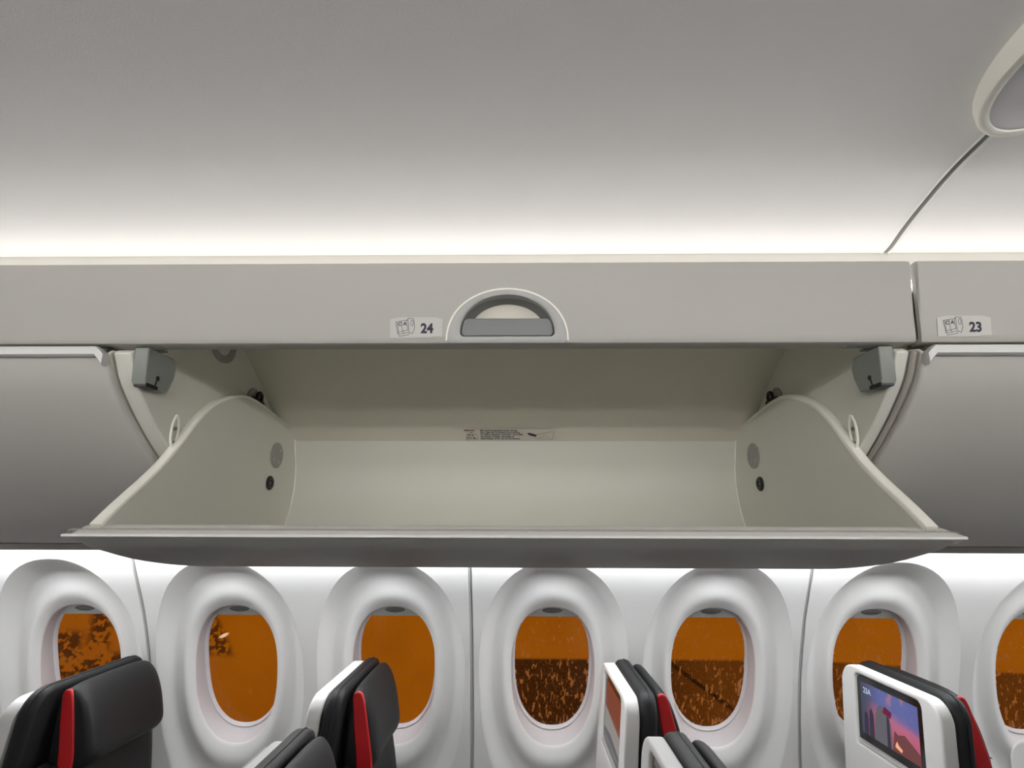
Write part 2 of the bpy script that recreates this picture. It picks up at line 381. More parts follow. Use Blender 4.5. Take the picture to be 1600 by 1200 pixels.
for i, x in enumerate(win_x):
    c = wpos(x, S0, 0.086)
    W = empty('window_%d' % (i + 1), c, kind='structure')
    N = 72; ph = [2 * math.pi * j / N for j in range(N)]
    PD = 0.095
    def PP(p, r, d, x=x): return wpos(x + r * math.cos(p), S0 - r * math.sin(p), d)
    rp = lambda p: rad(p, 0.134, 0.190, 0.224, 2.3)
    mb = MB(); rows = [[PP(p, rp(p) * k, PD) for p in ph] for k in (1.0, 0.8, 0.6, 0.4, 0.2, 0.03)]
    strip_faces(rows, mb, close=True); mb.add(rows[-1], [list(range(N))])
    mb.obj('pane', M['glass'], W)
    # two-step ring around the pane
    ri_ = lambda p: rad(p, 0.1385, 0.203, 0.246, 2.3)
    mb = MB(); strip_faces([[PP(p, (ri_(p) - 0.0022) * (1 - k) + rp(p) * k, (dish(0, p) + 0.0055) * (1 - k) + 0.099 * k) for p in ph] for k in (0.0, 0.12, 0.5, 0.85, 1.0)], mb, close=True)
    mb.obj('window_reveal', M['reveal'], W, ang=60)
    mb = MB(); rr = [(0.0015, 0.086), (-0.002, 0.084), (-0.0045, 0.087), (-0.006, 0.0875), (-0.008, 0.091), (-0.009, 0.0945)]
    strip_faces([[PP(p, rp(p) + a_, d_) for p in ph] for a_, d_ in rr], mb, close=True)
    mb.obj('window_frame', M['frame'], W)
    # pulled-up shade with its finger grip
    zt = 1.222; st = wall_s(zt)
    mb = MB(); lo = []; hi = []
    for j in range(25):
        xx = -0.088 + 0.176 * j / 24
        lo.append(wpos(x + xx, S0 - 0.154, 0.081)); hi.append(wpos(x + xx, S0 - 0.200, 0.081))
    bk = [v + Vector((0, .006, 0)) for v in lo]
    strip_faces([hi, lo, bk], mb)
    sh = mb.obj('window_shade', M['shade'], W)
    mb = MB(); n = 24
    e = [wpos(x + 0.034 * math.cos(2 * math.pi * j / n), S0 - 0.1755 - 0.0095 * math.sin(2 * math.pi * j / n), 0.0795) for j in range(n)]
    e2 = [wpos(x + 0.024 * math.cos(2 * math.pi * j / n), S0 - 0.1745 - 0.006 * math.sin(2 * math.pi * j / n), 0.0765) for j in range(n)]
    e3 = [wpos(x + 0.018 * math.cos(2 * math.pi * j / n), S0 - 0.172 - 0.003 * math.sin(2 * math.pi * j / n), 0.0785) for j in range(n)]
    strip_faces([e, e2, e3], mb, close=True); mb.add(e3, [list(range(n))])
    mb.obj('shade_handle', M['handle'], sh)

# ------------------------------------------------------------------ ceiling, crown, floor and far side of the cabin
CPROF = catmull([(0.768, 1.9625), (0.750, 1.966), (0.706, 1.983), (0.627, 2.005), (0.565, 2.014), (0.45, 2.026), (0.25, 2.035), (0.0, 2.036), (-0.40, 2.030), (-0.68, 2.010), (-0.85, 1.962)], 6)
CE = empty('ceiling', (0.3, 0.2, 2.03), kind='structure')
XS = 0.583
for a, b in ((XL, XS - 0.0055), (XS + 0.0055, XR)):
    sheet_x(CPROF, a, b, -0.006).obj('ceiling_panel', M['ceil'], CE, ang=30)
jt = MB(); P_ = offs(CPROF, 0)
rows = []
for dx, d in ((-0.0075, 0.0), (-0.0062, 0.0022), (-0.005, 0.0), (-0.0035, -0.0055), (0.0015, -0.0055), (0.003, 0.0), (0.0045, 0.0018), (0.007, 0.0012), (0.009, 0.0)):
    q = offs(CPROF, d); rows.append([(XS + dx, p[0], p[1]) for p in q])
strip_faces(rows[2:6], jt); jt.obj('joint_strip', M['bezel'], CE)
jt = MB(); strip_faces(rows[:3], jt); strip_faces(rows[5:], jt); jt.obj('joint_rib', M['ceil'], CE)
crown = catmull([(1.665, 1.50), (1.62, 1.62), (1.45, 1.85), (1.15, 2.07), (0.7, 2.22), (0.2, 2.27), (-0.3, 2.22), (-0.8, 2.03), (-1.15, 1.72), (-1.30, 1.45)], 5)
sheet_x(crown, XL, XR, 0.02).obj('crown_lining', M['lining'], CE)
# ledge behind the cove, seen as the pale band above the fascia
O = Vector((0, 0, 0))
tr = tag(sheet_x([(0.7685, 1.9645), (0.773, 1.958), (0.774, 1.90), (0.765, 1.888), (0.74, 1.885)], XL, XR, 0.004).obj('trim_1', M['ledge']), kind='structure')
tag(MB().box((XL, -1.32, -0.02), (XR, 1.95, 0.0)).obj('floor', M['carpet'], smooth=False), kind='structure')
tag(sheet_x(catmull([(-1.30, 1.46), (-1.36, 1.2), (-1.38, 0.8), (-1.36, 0.4), (-1.30, 0.0)], 6), XL, XR, -0.01).obj('wall_right', M['wall']), kind='structure')
tag(MB().box((XL - .02, -1.4, 0), (XL, 1.96, 2.28)).obj('wall_rear', M['wall'], smooth=False), kind='structure')
tag(MB().box((XR, -1.4, 0), (XR + .02, 1.96, 2.28)).obj('wall_front', M['wall'], smooth=False), kind='structure')
# far side fascia and bin row (behind the viewer), seen only by the light it bounces
tag(sheet_x([(-0.77, 1.885), (-0.79, 1.80), (-0.82, 1.70), (-0.92, 1.58), (-1.05, 1.50), (-1.22, 1.47)], XL, XR, 0.01).obj('trim_2', M['wall']), kind='structure')
# light strips
def led(name, m, prof, label):
    o = sheet_x(prof, XL + .05, XR - .05, 0.003).obj(name, m); return tag(o, label, 'light strip')
led('cove_light_strip', M['led'], [(0.748, 1.893), (0.760, 1.909)], 'white light strip glowing in the cove between ceiling and fascia of row 24')
led('wall_light_strip', M['ledw'], [(1.625, 1.4745), (1.598, 1.4745)][::1], 'white light strip along the top of the sidewall, behind the bins')
led('cove_light_strip', M['ledf'], [(-0.845, 1.912), (-0.830, 1.893)], 'light strip in the cove on the far side of the aisle, behind the viewer')
led('fill_light_strip', M['ledfill'], [(-0.772, 1.862), (-0.778, 1.800)], 'added fill light strip on the far side of the aisle, out of view behind the viewer')  # fill added out of view to brighten the bin interior, doors and ceiling
# service panel under the bins
O = Vector((0, 0, 0))
tag(sheet_x([(1.262, 1.4905), (1.292, 1.4775), (1.31, 1.474), (1.58, 1.468), (1.585, 1.49)], XL, XR, 0.004).obj('trim_3', M['gasket']), kind='structure')

# oval fixture on the ceiling joint
F = empty('ceiling_fixture', (0.586, 0.42, 2.012), 'white rimmed oval fixture on the ceiling joint at the upper right', 'ceiling fixture')
def ell(k, z, ax=0.084, by=0.134, n=64): return [(0.586 + ax * k * math.cos(2 * math.pi * j / n), 0.42 + by * k * math.sin(2 * math.pi * j / n), z) for j in range(n)]
def ell2(d, z, n=64): return [(0.586 + (0.084 - d) * math.cos(2 * math.pi * j / n), 0.42 + (0.134 - d) * math.sin(2 * math.pi * j / n), z) for j in range(n)]
mb = MB(); strip_faces([ell2(-0.002, 2.03), ell2(-0.001, 2.006), ell2(0.001, 2.0015), ell2(0.004, 2.0), ell2(0.0085, 2.0005), ell2(0.0105, 2.0015), ell2(0.0115, 2.0035)], mb, close=True)
mb.obj('rim', M['edge'], F)
mb = MB(); rows = [ell2(0.0112, 2.0035)] + [ell(0.84 * (1 - k) + .02, 2.0030 - 0.006 * k * (2 - k)) for k in (0, .15, .3, .5, .7, .9)]
strip_faces(rows, mb, close=True); mb.add(rows[-1], [list(range(64))]); mb.obj('lens', M['lens'], F)

# ------------------------------------------------------------------ fascias above the bins
FAX0 = 0.7195; FK = 0.174
def fy(z): return FAX0 - (z - 1.80) * FK
FPROF = [(0.7000, 1.9125), (0.7008, 1.905), (0.7065, 1.875), (0.7125, 1.84), (0.7180, 1.808), (0.7195, 1.801), (0.7215, 1.797), (0.7250, 1.7955), (0.7460, 1.7955), (0.7460, 1.8000), (0.7290, 1.803), (0.7230, 1.84), (0.7180, 1.875), (0.7140, 1.905), (0.7130, 1.9145), (0.7050, 1.9155)]
def d_shape(hw, z0, z1, n=28, lowr=0.004):
    """half-moon outline: flat bottom, elliptical arch"""
    pts = [(-hw, z0 + lowr), (-hw + lowr, z0), (hw - lowr, z0), (hw, z0 + lowr)]
    h = z1 - z0 - lowr
    for j in range(1, n): a = math.pi * j / n; pts.append((hw * math.cos(a), z0 + lowr + h * math.sin(a) ** 0.92))
    return pts
def boolean(o, cutter):
    m = o.modifiers.new('cut', 'BOOLEAN'); m.object = cutter; m.operation = 'DIFFERENCE'; m.solver = 'EXACT'
    dg = bpy.context.evaluated_depsgraph_get(); dg.update()
    me = bpy.data.meshes.new_from_object(o.evaluated_get(dg)); o.modifiers.remove(m)
    old = o.data; o.data = me; bpy.data.meshes.remove(old); c = cutter.data; bpy.data.objects.remove(cutter); bpy.data.meshes.remove(c)
    for p in me.polygons: p.use_smooth = True
    me.set_sharp_from_angle(angle=R(35))
def placard(parent, xc0, num):
    """seat row placard: lower left corner at x = xc0"""
    V = Vector((0, -FK, 1)).normalized(); u = Vector((1, 0, 0))
    o = Vector((xc0, fy(1.803), 1.803))
    pl = Plane2D(o, u, V, 0.0012); k = 0.0792 / 428.0 * 1.0      # crop units -> metres
    pl.poly([(0.001, 0.001), (0.077, 0.001), (0.077, 0.028), (0.066, 0.031), (0.014, 0.031), (0.001, 0.028)], 0, 0.0009)
    def q(x, y): return ((x - 55) * k, (452 - y) * k)
    W_ = 0.00062
    S = lambda pts: pl.stroke([q(*p) for p in pts], W_, 1)
    S([(105, 322), (108, 350), (120, 400), (120, 412), (135, 436), (205, 424), (213, 404), (238, 416), (252, 375), (252, 345), (244, 296), (200, 294), (198, 306), (105, 322)])
    S([(150, 316), (154, 360), (158, 398)]); S([(114, 325), (122, 375), (126, 400)]); S([(190, 308), (194, 350), (200, 382)])
    S([(120, 402), (158, 396), (198, 384), (214, 396)]); S([(158, 397), (172, 412), (206, 402)]); S([(122, 412), (150, 418), (172, 412)])
    S([(200, 296), (205, 340), (208, 384)])
    S([(222 + 10 + 10 * math.cos(a), 330 + 24 * math.sin(a)) for a in [i * math.pi / 7 for i in range(15)]])
    x, y = q(122, 352); pl.text('C', x, y, 0.0072, 0.00022, 1)
    x, y = q(163, 348); pl.text('A', x, y, 0.0072, 0.00022, 1)
    x, y = q(302, 408); pl.text(num, x, y, 0.0192, 0.0008, 1, 0.93)
    pl.poly([q(380, 442), q(470, 442), q(470, 437), q(380, 437)], 2)
    o = pl.mb.obj('row_placard', None, parent, mats=[M['placard'], M['ink'], M['greydisc']], smooth=False)
    o['label'] = 'placard with seat symbol and row number ' + num
    return o
def make_fascia(x0, x1, label, num, px, latch):
    T = empty('bin_fascia', ((x0 + x1) / 2, 0.72, 1.796), label, 'fascia', 'long fascia panels above the bins')
    mb = MB(); P = [Vector(p) for p in FPROF]
    # rounded ends
    rows = []
    cy = sum(p[0] for p in P) / len(P)
    def shr(k): return [Vector((cy + (p[0] - cy) * (1 - k), p[1] + (0 if k == 0 else (-0.004 * k if p[1] > 1.85 else 0.003 * k)))) for p in P]
    for x, k in ((x0, .35), (x0 + .0015, .1), (x0 + .005, 0), (x1 - .005, 0), (x1 - .0015, .1), (x1, .35)): rows.append([(x, p[0], p[1]) for p in shr(k)])
    strip_faces(rows, mb, close=True); n = len(P); mb.add(rows[0], [list(range(n))]); mb.add(rows[-1], [list(range(n))])
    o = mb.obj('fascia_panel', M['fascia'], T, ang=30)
    placard(T, px, num)
    if latch is not None:
        xc = latch
        c = MB().prism([(xc + a, 0.60, z) for a, z in d_shape(0.072, 1.8035, 1.8675)], (0, 0.2, 0)); cu = c.obj('cutter', M['dark'], T); boolean(o, cu)
        # bezel ring around the half-moon opening
        mb = MB(); hw, z0, z1 = 0.087, 1.7965, 1.8735
        A = d_shape(0.087, 1.7958, 1.8735); B = d_shape(0.0685, 1.8055, 1.8655)
        def on(pts, dy): return [(xc + a, fy(z) + dy, z) for a, z in pts]
        def mixp(k): return [(a[0] * (1 - k) + b[0] * k, a[1] * (1 - k) + b[1] * k) for a, b in zip(A, B)]
        strip_faces([on(A, 0.002), on(mixp(-0.0), -0.0010), on(mixp(0.08), -0.0018), on(mixp(0.92), -0.0016), on(B, -0.0004), on(B, 0.022)], mb, close=True)
        bz = mb.obj('latch_bezel', M['bezel'], T, ang=50)
        bz['label'] = 'half-moon grey latch surround'
        mb = MB(); mb2 = d_shape(0.0895, 1.7955, 1.8765)
        Bp = [(xc + a, fy(z) + 0.0004, z) for a, z in mb2]; A1 = [(xc + a, fy(z) - 0.0016, z) for a, z in d_shape(0.0885, 1.7955, 1.8752)]; A2 = [(xc + a, fy(z) - 0.0012, z) for a, z in d_shape(0.0868, 1.7955, 1.8733)]
        strip_faces([Bp[3:] + Bp[:1], A1[3:] + A1[:1], A2[3:] + A2[:1]], mb); mb.obj('bezel_edge', M['edge'], bz)
        # pocket behind the opening
        mb = MB(); Pb = d_shape(0.0695, 1.8045, 1.8665); Pc = d_shape(0.059, 1.81, 1.8635)
        fr = [(xc + a, fy(z) + 0.0025, z) for a, z in Pb]; bk = [(xc + a, fy(z) + 0.030, z) for a, z in Pc]
        strip_faces([fr, bk], mb, close=True); mb.obj('latch_pocket', M['pocket'], T, ang=40)
        mb = MB(); mb.add(bk, [list(range(len(bk)))]); mb.obj('pocket_back', M['inner'], T)
        # brushed paddle in the lower half
        mb = MB(); zz = 1.833
        kp = [(a, z) for a, z in d_shape(0.0668, 1.8065, 1.8645) if z <= zz]
        k2 = [p for p in kp if p[0] > 0]; k1 = [p for p in kp if p[0] <= 0]
        k2.sort(key=lambda p: p[1]); k1.sort(key=lambda p: -p[1])
        kp = k1[:-0 or None] + k2
        xr_ = max(p[0] for p in k2 if p[1] > 1.825); kp = k1 + k2
        def at_top(): return None
        kp.insert(len(kp), (kp[-1][0] - 0.0045, zz)); kp.insert(0, (kp[0][0] + 0.0045, zz))
        fr = [(xc + a, fy(z) + 0.0004 + (z - 1.8065) * 0.10, z) for a, z in kp]
        mb.prism(fr, (0, 0.004, 0)); mb.obj('latch_paddle', M['paddle'], T, bevel=0.0012)
    return T
make_fascia(-1.80, 0.5665, 'long pale fascia with half-moon latch and row 24 placard above the open bin', '24', -0.1895, -0.0185)
make_fascia(0.5745, 1.76, 'pale fascia with row 23 placard at the right edge', '23', 0.596, None)

# ------------------------------------------------------------------ overhead bins
# closed door section, from under the fascia down to the wall
DPROF = catmull([(0.7160, 1.7790), (0.7360, 1.7440), (0.7645, 1.7120), (0.8080, 1.6730), (0.8570, 1.6365), (0.93, 1.591), (1.02, 1.546), (1.13, 1.511), (1.255, 1.4925)], 5)
def bin_sides(T, xa, xb, m):
    # end walls (xa..xa+.02 and xb-.02..xb), front edge follows the door section a little behind it
    q = offs(DPROF, 0.010)
    poly = [(0.732, 1.790)] + [(p[0], p[1]) for p in q] + [(1.34, 1.50), (1.37, 1.62), (1.33, 1.74), (1.20, 1.86), (1.05, 1.93), (0.78, 1.93), (0.775, 1.80)]
    return poly
BACK = catmull([(0.79, 1.915), (0.93, 1.918), (1.018, 1.889), (1.116, 1.832), (1.178, 1.786), (1.285, 1.728), (1.345, 1.64), (1.34, 1.53)], 4)
def closed_bin(xa, xb, label):
    T = empty('overhead_bin', ((xa + xb) / 2, 1.0, 1.49), label, 'overhead bin', 'overhead bins')
    poly = bin_sides(T, xa, xb, M['inner'])
    for x in (xa + .001, xb - .021): prism_x(poly, x, x + .02).obj('side_panel', M['inner'], T, bevel=0.002)
    sheet_x(BACK, xa + .02, xb - .02, 0.006).obj('back_panel', M['inner'], T)
    # door with rolled ends and cut upper corners
    n = len(DPROF); L = [0.0]
    for i in range(1, n): L.append(L[-1] + (DPROF[i] - DPROF[i - 1]).length)
    mb = MB(); rows = []
    for i in range(n):
        ins = max(0.0, 0.011 - L[i]) * 0.9 if L[i] < 0.011 else 0
        ins = 0.009 * max(0, 1 - L[i] / 0.020) ** 1.6
        row = []
        for dx, d in ((0, 0.010), (0.0003, 0.0045), (0.0015, 0.0018), (0.004, 0.0008), (0.010, 0.0003), (0.024, 0.0)):
            row.append((xa + ins + dx, d))
        row = row + [(xb - (x - xa), d) for x, d in row[::-1]]
        a = DPROF[max(i - 1, 0)]; b = DPROF[min(i + 1, n - 1)]; tg = (b - a).normalized(); nn = Vector((-tg[1], tg[0]))
        rows.append([(x, DPROF[i][0] + nn[0] * d, DPROF[i][1] + nn[1] * d) for x, d in row])
    strip_faces(rows, mb)
    # rear face
    strip_faces([[(xa + .012, p[0], p[1]) for p in offs(DPROF, 0.014)], [(xb - .012, p[0], p[1]) for p in offs(DPROF, 0.014)]], mb)
    D = mb.obj('bin_door', M['door'], T, ang=60)
    # satin strip along the door top
    sp = [(0.7085, 1.7880), (0.7085, 1.7770), (0.7115, 1.7745), (0.7180, 1.7745), (0.7240, 1.7800), (0.7220, 1.7895), (0.7110, 1.7895)]
    mb = MB(); rows = []
    for x, k in ((xa + .0005, 1), (xa + .004, .55), (xa + .010, 0), (xb - .010, 0), (xb - .004, .55), (xb - .0005, 1)):
        rows.append([(x, p[0] + 0.004 * k, p[1] - 0.010 * k * (1 if p[1] > 1.78 else 1.3)) for p in sp])
    strip_faces(rows, mb, close=True); mb.add(rows[0], [list(range(len(sp)))]); mb.add(rows[-1], [list(range(len(sp)))])
    mb.obj('door_strip', M['strip'], D, ang=30)
    # gasket behind the strip
    prism_x([(0.722, 1.79), (0.722, 1.776), (0.745, 1.776), (0.745, 1.794)], xa + .004, xb - .004).obj('door_seal', M['dark'], T)
    return T
closed_bin(-1.769, -0.6005, 'closed silver bin door left of the open bin')
closed_bin(0.5740, 1.742, 'closed silver bin door right of the open bin, under row 23 fascia')

def open_bin():
    xa, xb = XC - HB, XC + HB
    T = empty('overhead_bin', (XC, 1.0, 1.46), 'open overhead bin with its empty bucket swung down', 'overhead bin', 'overhead bins')
    poly = bin_sides(T, xa, xb, M['inner'])
    for x, w_ in ((xa + 0.0005, 0.0265), (xb - 0.0270, 0.0175)):
        prism_x(poly, x, x + w_).obj('side_panel', M['bucket'], T, bevel=0.0025)
    ia, ib = xa + 0.0270, xb - 0.0270           # inner faces of the fixed side panels
    sheet_x(BACK, ia, ib, 0.006).obj('back_panel', M['inner'], T)
    # soft seal down the right joint
    q1 = offs(DPROF, 0.012); 
    mb = MB(); mb.tube([(xb - 0.0010, p[0], p[1]) for p in q1[:-6]], 0.0042, 8); mb.obj('joint_seal', M['gasket'], T)
    mb = MB(); strip_faces([[(xb - 0.0100, p[0], p[1]) for p in offs(DPROF, 0.016)], [(xb + 0.006, p[0], p[1]) for p in offs(DPROF, 0.016)]], mb); mb.obj('joint_backing', M['gasket'], T)
    # fixed hardware on each side
    for sx, x0 in ((1, ia), (-1, ib)):
        n = -0.0 
        # latch plate and box
        pl = [(0.7300, 1.7940), (0.7345, 1.7440), (0.7400, 1.7370), (0.7870, 1.7380), (0.7970, 1.7620), (0.7985, 1.7790), (0.7900, 1.7940)]
        L = MB().prism([(x0 + sx * 0.0002, y, z) for y, z in pl], (sx * 0.021, 0, 0)).obj('latch_housing', M['greyplate'], T, bevel=0.002)
        a_, b_ = sorted((x0 + sx * .003, x0 + sx * .0216))
        MB().box((a_, 0.7375, 1.7362), (b_, 0.764, 1.7425)).obj('latch_slot', M['black'], L, bevel=0.001)
        mb = MB(); mb.tube([(x0 + sx * 0.0190, 0.760, 1.7540), (x0 + sx * 0.0216, 0.760, 1.7540)], 0.0040, 14)
        mb.tube([(x0 + sx * 0.0208, 0.759, 1.7520), (x0 + sx * 0.0208, 0.7565, 1.7420)], 0.0016, 8); mb.obj('latch_pin', M['black'], L)
        # top hook bracket
        mb = MB(); a_, b_ = sorted((x0 + sx * 0.002, x0 + sx * 0.030)); mb.box((a_, 0.750, 1.7945), (b_, 0.760, 1.7972)); mb.obj('latch_hook', M['pocket'], T, bevel=0.0008)
        # damper anchor: grey oval with black clip
        N = 24; mb = MB()
        mb.prism([(x0 + sx * 0.0002, 1.083 + 0.026 * math.cos(2 * math.pi * j / N), 1.789 + 0.030 * math.sin(2 * math.pi * j / N)) for j in range(N)], (sx * 0.003, 0, 0))
        A = mb.obj('damper_plate', M['greydisc'], T, bevel=0.0008)
        mb = MB(); ring = [(x0 + sx * 0.0075, 1.098 + 0.0095 * math.cos(2 * math.pi * j / 16), 1.802 + 0.0105 * math.sin(2 * math.pi * j / 16)) for j in range(16)]
        mb.tube(ring, 0.0036, 8, closed=True)
        mb.tube([(x0 + sx * 0.0075, 1.100, 1.797), (x0 + sx * 0.0075, 1.112, 1.7905)], 0.0055, 8)
        mb.tube([(x0 + sx * 0.003, 1.076, 1.797), (x0 + sx * 0.008, 1.084, 1.7935)], 0.0042, 8)
        mb.obj('damper_clip', M['black'], A)
        # striker loop
        mb = MB(); lp = [(0.838, 1.712), (0.832, 1.697), (0.832, 1.675), (0.838, 1.661), (0.846, 1.661), (0.852, 1.675), (0.852, 1.697), (0.846, 1.712)]
        mb.tube([(x0 + sx * (0.004 + 0.003 * (y < .843)), y, z) for y, z in catmull(lp + [lp[0]], 3)[:-1]], 0.0022, 8, closed=True)
        S = mb.obj('striker_loop', M['edge'], T)
        mb = MB()
        for z in (1.669, 1.692): mb.tube([(x0 + sx * 0.0003, 0.845, z), (x0 + sx * 0.005, 0.845, z)], 0.0032, 10)
        mb.obj('striker_bolt', M['pocket'], S)
    # grey ring, upper left side panel
    N = 32; mb = MB(); cy_, cz_ = 0.950, 1.8715
    rr = lambda k, x: [(ia + x, cy_ + 0.043 * k * math.cos(2 * math.pi * j / N), cz_ + 0.034 * k * math.sin(2 * math.pi * j / N)) for j in range(N)]
    strip_faces([rr(1, 0.0002), rr(1, 0.0022), rr(0.58, 0.0022), rr(0.58, 0.0002)], mb, close=True); mb.obj('vent_ring', M['greydisc'], T)
    # screws on the underside of the fascia
    for x in (XC - 0.513, XC + 0.488):
        MB().tube([(x, 0.737, 1.7954), (x, 0.737, 1.7943)], 0.0032, 10).obj('screw', M['gasket'], T)
    # instruction placard low on the back panel
    i0 = Vector((0, 1.178, 1.786)); i1 = Vector((0, 1.285, 1.728)); V = (i0 - i1).normalized()
    base = Vector((XC - 0.118, 1.268, 1.7372)); pl = Plane2D(base, (1, 0, 0), V, 0.0016)
    def tx(s, a, b, size, mi=0, bold=0.0002): pl.text(s, a, b, size, bold, mi, 0.92)
    pl.poly([(-.004, -.002), (.222, -.002), (.222, .040), (-.004, .040)], 2, 0.0012)
    tx('Maximum', 0.000, 0.0345, 0.0068, 1, .0004)
    pl.stroke([(0.003, 0.0), (0.003, 0.012), (0.006, 0.022), (0.011, 0.0265), (0.022, 0.0265), (0.027, 0.022), (0.030, 0.012), (0.030, 0.0), (0.003, 0.0)], 0.0007, 0)
    pl.poly([(0.0135, .0272), (0.0195, .0272), (0.0165, .0305)], 0)
    tx('83 lb', 0.008, 0.0155, 0.0078, 0, .0003); tx('37.6 kg', 0.0045, 0.005, 0.0078, 0, .0003)
    for k_, s in enumerate(('Bin must be latched closed during', 'taxi, take-off, turbulence and landing', 'Le coffre supérieur doit être verrouillé', 'en phases roulage, décollage et', 'atterrissage, et en cas de turbulence')):
        tx(s, 0.038, 0.0335 - 0.0078 * k_, 0.0070, 0, .0003)
    # little drawing: hand closing a bin
    ox = 0.150
    pl.stroke([(ox + .022, .004), (ox + .062, .002), (ox + .064, .036), (ox + .022, .021), (ox + .018, .010), (ox + .022, .004)], .0006, 0)
    pl.stroke([(ox + .022, .018), (ox + .056, .029), (ox + .064, .027)], .0006, 0); pl.stroke([(ox + .026, .005), (ox + .044, .016), (ox + .058, .004)], .0006, 0)
    pl.poly([(ox, .026), (ox + .006, .027), (ox + .018, .022), (ox + .024, .016), (ox + .020, .012), (ox + .010, .015), (ox + .002, .021)], 0)
    pm = pl.mb.obj('instruction_placard', None, T, mats=[M['ink'], M['inkred'], M['placard2']], smooth=False)
    pm['label'] = 'small instruction placard with weight limit and latch warning'
    # ---- swung-down bucket
    OUT = catmull([(0.7015, 1.5275), (0.7250, 1.5170), (0.7605, 1.5055), (0.8560, 1.4835), (1.005, 1.4640), (1.15, 1.4590), (1.27, 1.4690), (1.33, 1.500)], 5)
    INN = catmull([(0.7405, 1.5350), (0.755, 1.533), (0.80, 1.523), (0.90, 1.502), (1.02, 1.486), (1.14, 1.482), (1.225, 1.494), (1.272, 1.535), (1.298, 1.60), (1.300, 1.66), (1.285, 1.71), (1.272, 1.7465)], 5)
    wa, wb = XC - 0.5540, XC + 0.5540           # outer faces of bucket side walls
    th = 0.0150
    mb = sheet_x(INN, wa + th, wb - th, -0.006)
    BK = mb.obj('bucket', M['bucket'], T, ang=40)
    # pale bead along the top of the bucket's rear wall
    MB().tube([(wa + th, 1.2735, 1.7465), (wb - th, 1.2735, 1.7465)], 0.0022, 8).obj('bucket_rear_bead', M['edge'], BK)
    top = [(0.709, 1.5405), (0.733, 1.5620), (0.757, 1.5820), (0.788, 1.6075), (0.820, 1.6370), (0.855, 1.6780), (0.887, 1.7170), (0.930, 1.7535), (0.986, 1.7790), (1.031, 1.7890), (1.080, 1.7880), (1.138, 1.7800), (1.20, 1.7700), (1.255, 1.7580), (1.283, 1.7450)]
    top = [Vector(p) for p in catmull(top, 4)]
    rear = [Vector(p) for p in catmull([(1.292, 1.735), (1.306, 1.70), (1.310, 1.65), (1.306, 1.60), (1.282, 1.535), (1.235, 1.490)], 3)]
    low = [Vector(p) for p in offs(OUT, 0.004)][::-1][8:]
    polyS = top + rear + [p for p in low if p[0] < 1.22 and p[0] > 0.72]
    for x, sg in ((wa, 1), (wb - th, -1)):
        MB().prism([(x, p[0], p[1]) for p in polyS], (th, 0, 0)).obj('bucket_side', M['bucket'], BK, bevel=0.0015, ang=50)
        # pale rolled edge band along the top of the side wall
        band = top[:-1]
        mb = MB(); rows = []
        for dx, dz in ((-0.0006, -0.006), (-0.0008, 0.0002), (0.0006, 0.0016), (th - 0.0006, 0.0016), (th + 0.0008, 0.0002), (th + 0.0006, -0.0035)):
            q = offs(band, dz); rows.append([(x + dx, p[0], p[1]) for p in q])
        strip_faces(rows, mb); mb.obj('edge_band', M['edge'], BK, ang=60)
        xi = x + th + 0.0002 if sg > 0 else x - 0.0002
        # light corner bead where side meets rear wall
        mb = MB(); mb.tube([(xi + sg * 0.0005, p[0] - .001, p[1]) for p in INN[34:]], 0.0016, 6); mb.obj('corner_bead', M['edge'], BK)
        # grey disc with three screws
        dy, dz = 1.188, 1.688
        N = 28; D = MB().prism([(xi, dy + 0.029 * math.cos(2 * math.pi * j / N), dz + 0.0285 * math.sin(2 * math.pi * j / N)) for j in range(N)], (sg * 0.0025, 0, 0)).obj('cover_disc', M['greydisc'], BK, bevel=0.0008)
        for a, b in ((0.012, 0.013), (-0.014, -0.010), (0.006, -0.014)):
            MB().tube([(xi + sg * .0024, dy + a, dz + b), (xi + sg * .0034, dy + a, dz + b)], 0.0024, 8).obj('screw', M['screw'], D)
        # black rubber bumper
        mb = MB(); N = 24; ring = lambda r, h: [(xi + sg * h, 1.168 + r * 0.95 * math.cos(2 * math.pi * j / N), 1.625 + r * math.sin(2 * math.pi * j / N)) for j in range(N)]
        strip_faces([ring(.0155, 0), ring(.0155, .003), ring(.0125, .0055), ring(.0065, .0055), ring(.0055, .002)], mb, close=True); mb.add(ring(.0055, .002), [list(range(N))])
        Bm = mb.obj('bumper', M['black'], BK); MB().tube([(xi + sg * .0015, 1.168, 1.625), (xi + sg * .0035, 1.168, 1.625)], 0.0028, 8).obj('bumper_screw', M['pocket'], Bm)
    # outer skin with rolled ends
    n = len(OUT); L = [0.0]
    for i in range(1, n): L.append(L[-1] + (OUT[i] - OUT[i - 1]).length)
    mb = MB(); rows = []
    for i in range(n):
        a = OUT[max(i - 1, 0)]; b = OUT[min(i + 1, n - 1)]; tg = (b - a).normalized(); nn = Vector((-tg[1], tg[0]))
        ins = 0.004 * max(0, 1 - L[i] / 0.008); row = []
        for dx, d in ((0.010, 0.010), (0.001, 0.0085), (0.0002, 0.0065), (0.002, 0.0032), (0.006, 0.0012), (0.012, 0.0003), (0.022, 0)): row.append((xa + ins + dx, d))
        row += [(xb - (x - xa), d) for x, d in row[::-1]]
        rows.append([(x, OUT[i][0] + nn[0] * d, OUT[i][1] + nn[1] * d) for x, d in row])
    strip_faces(rows, mb)
    strip_faces([[(xa + .010, p[0], p[1]) for p in offs(OUT, 0.010)], [(xb - .010, p[0], p[1]) for p in offs(OUT, 0.010)]], mb)
    mb.obj('door_skin', M['door'], BK, ang=60)
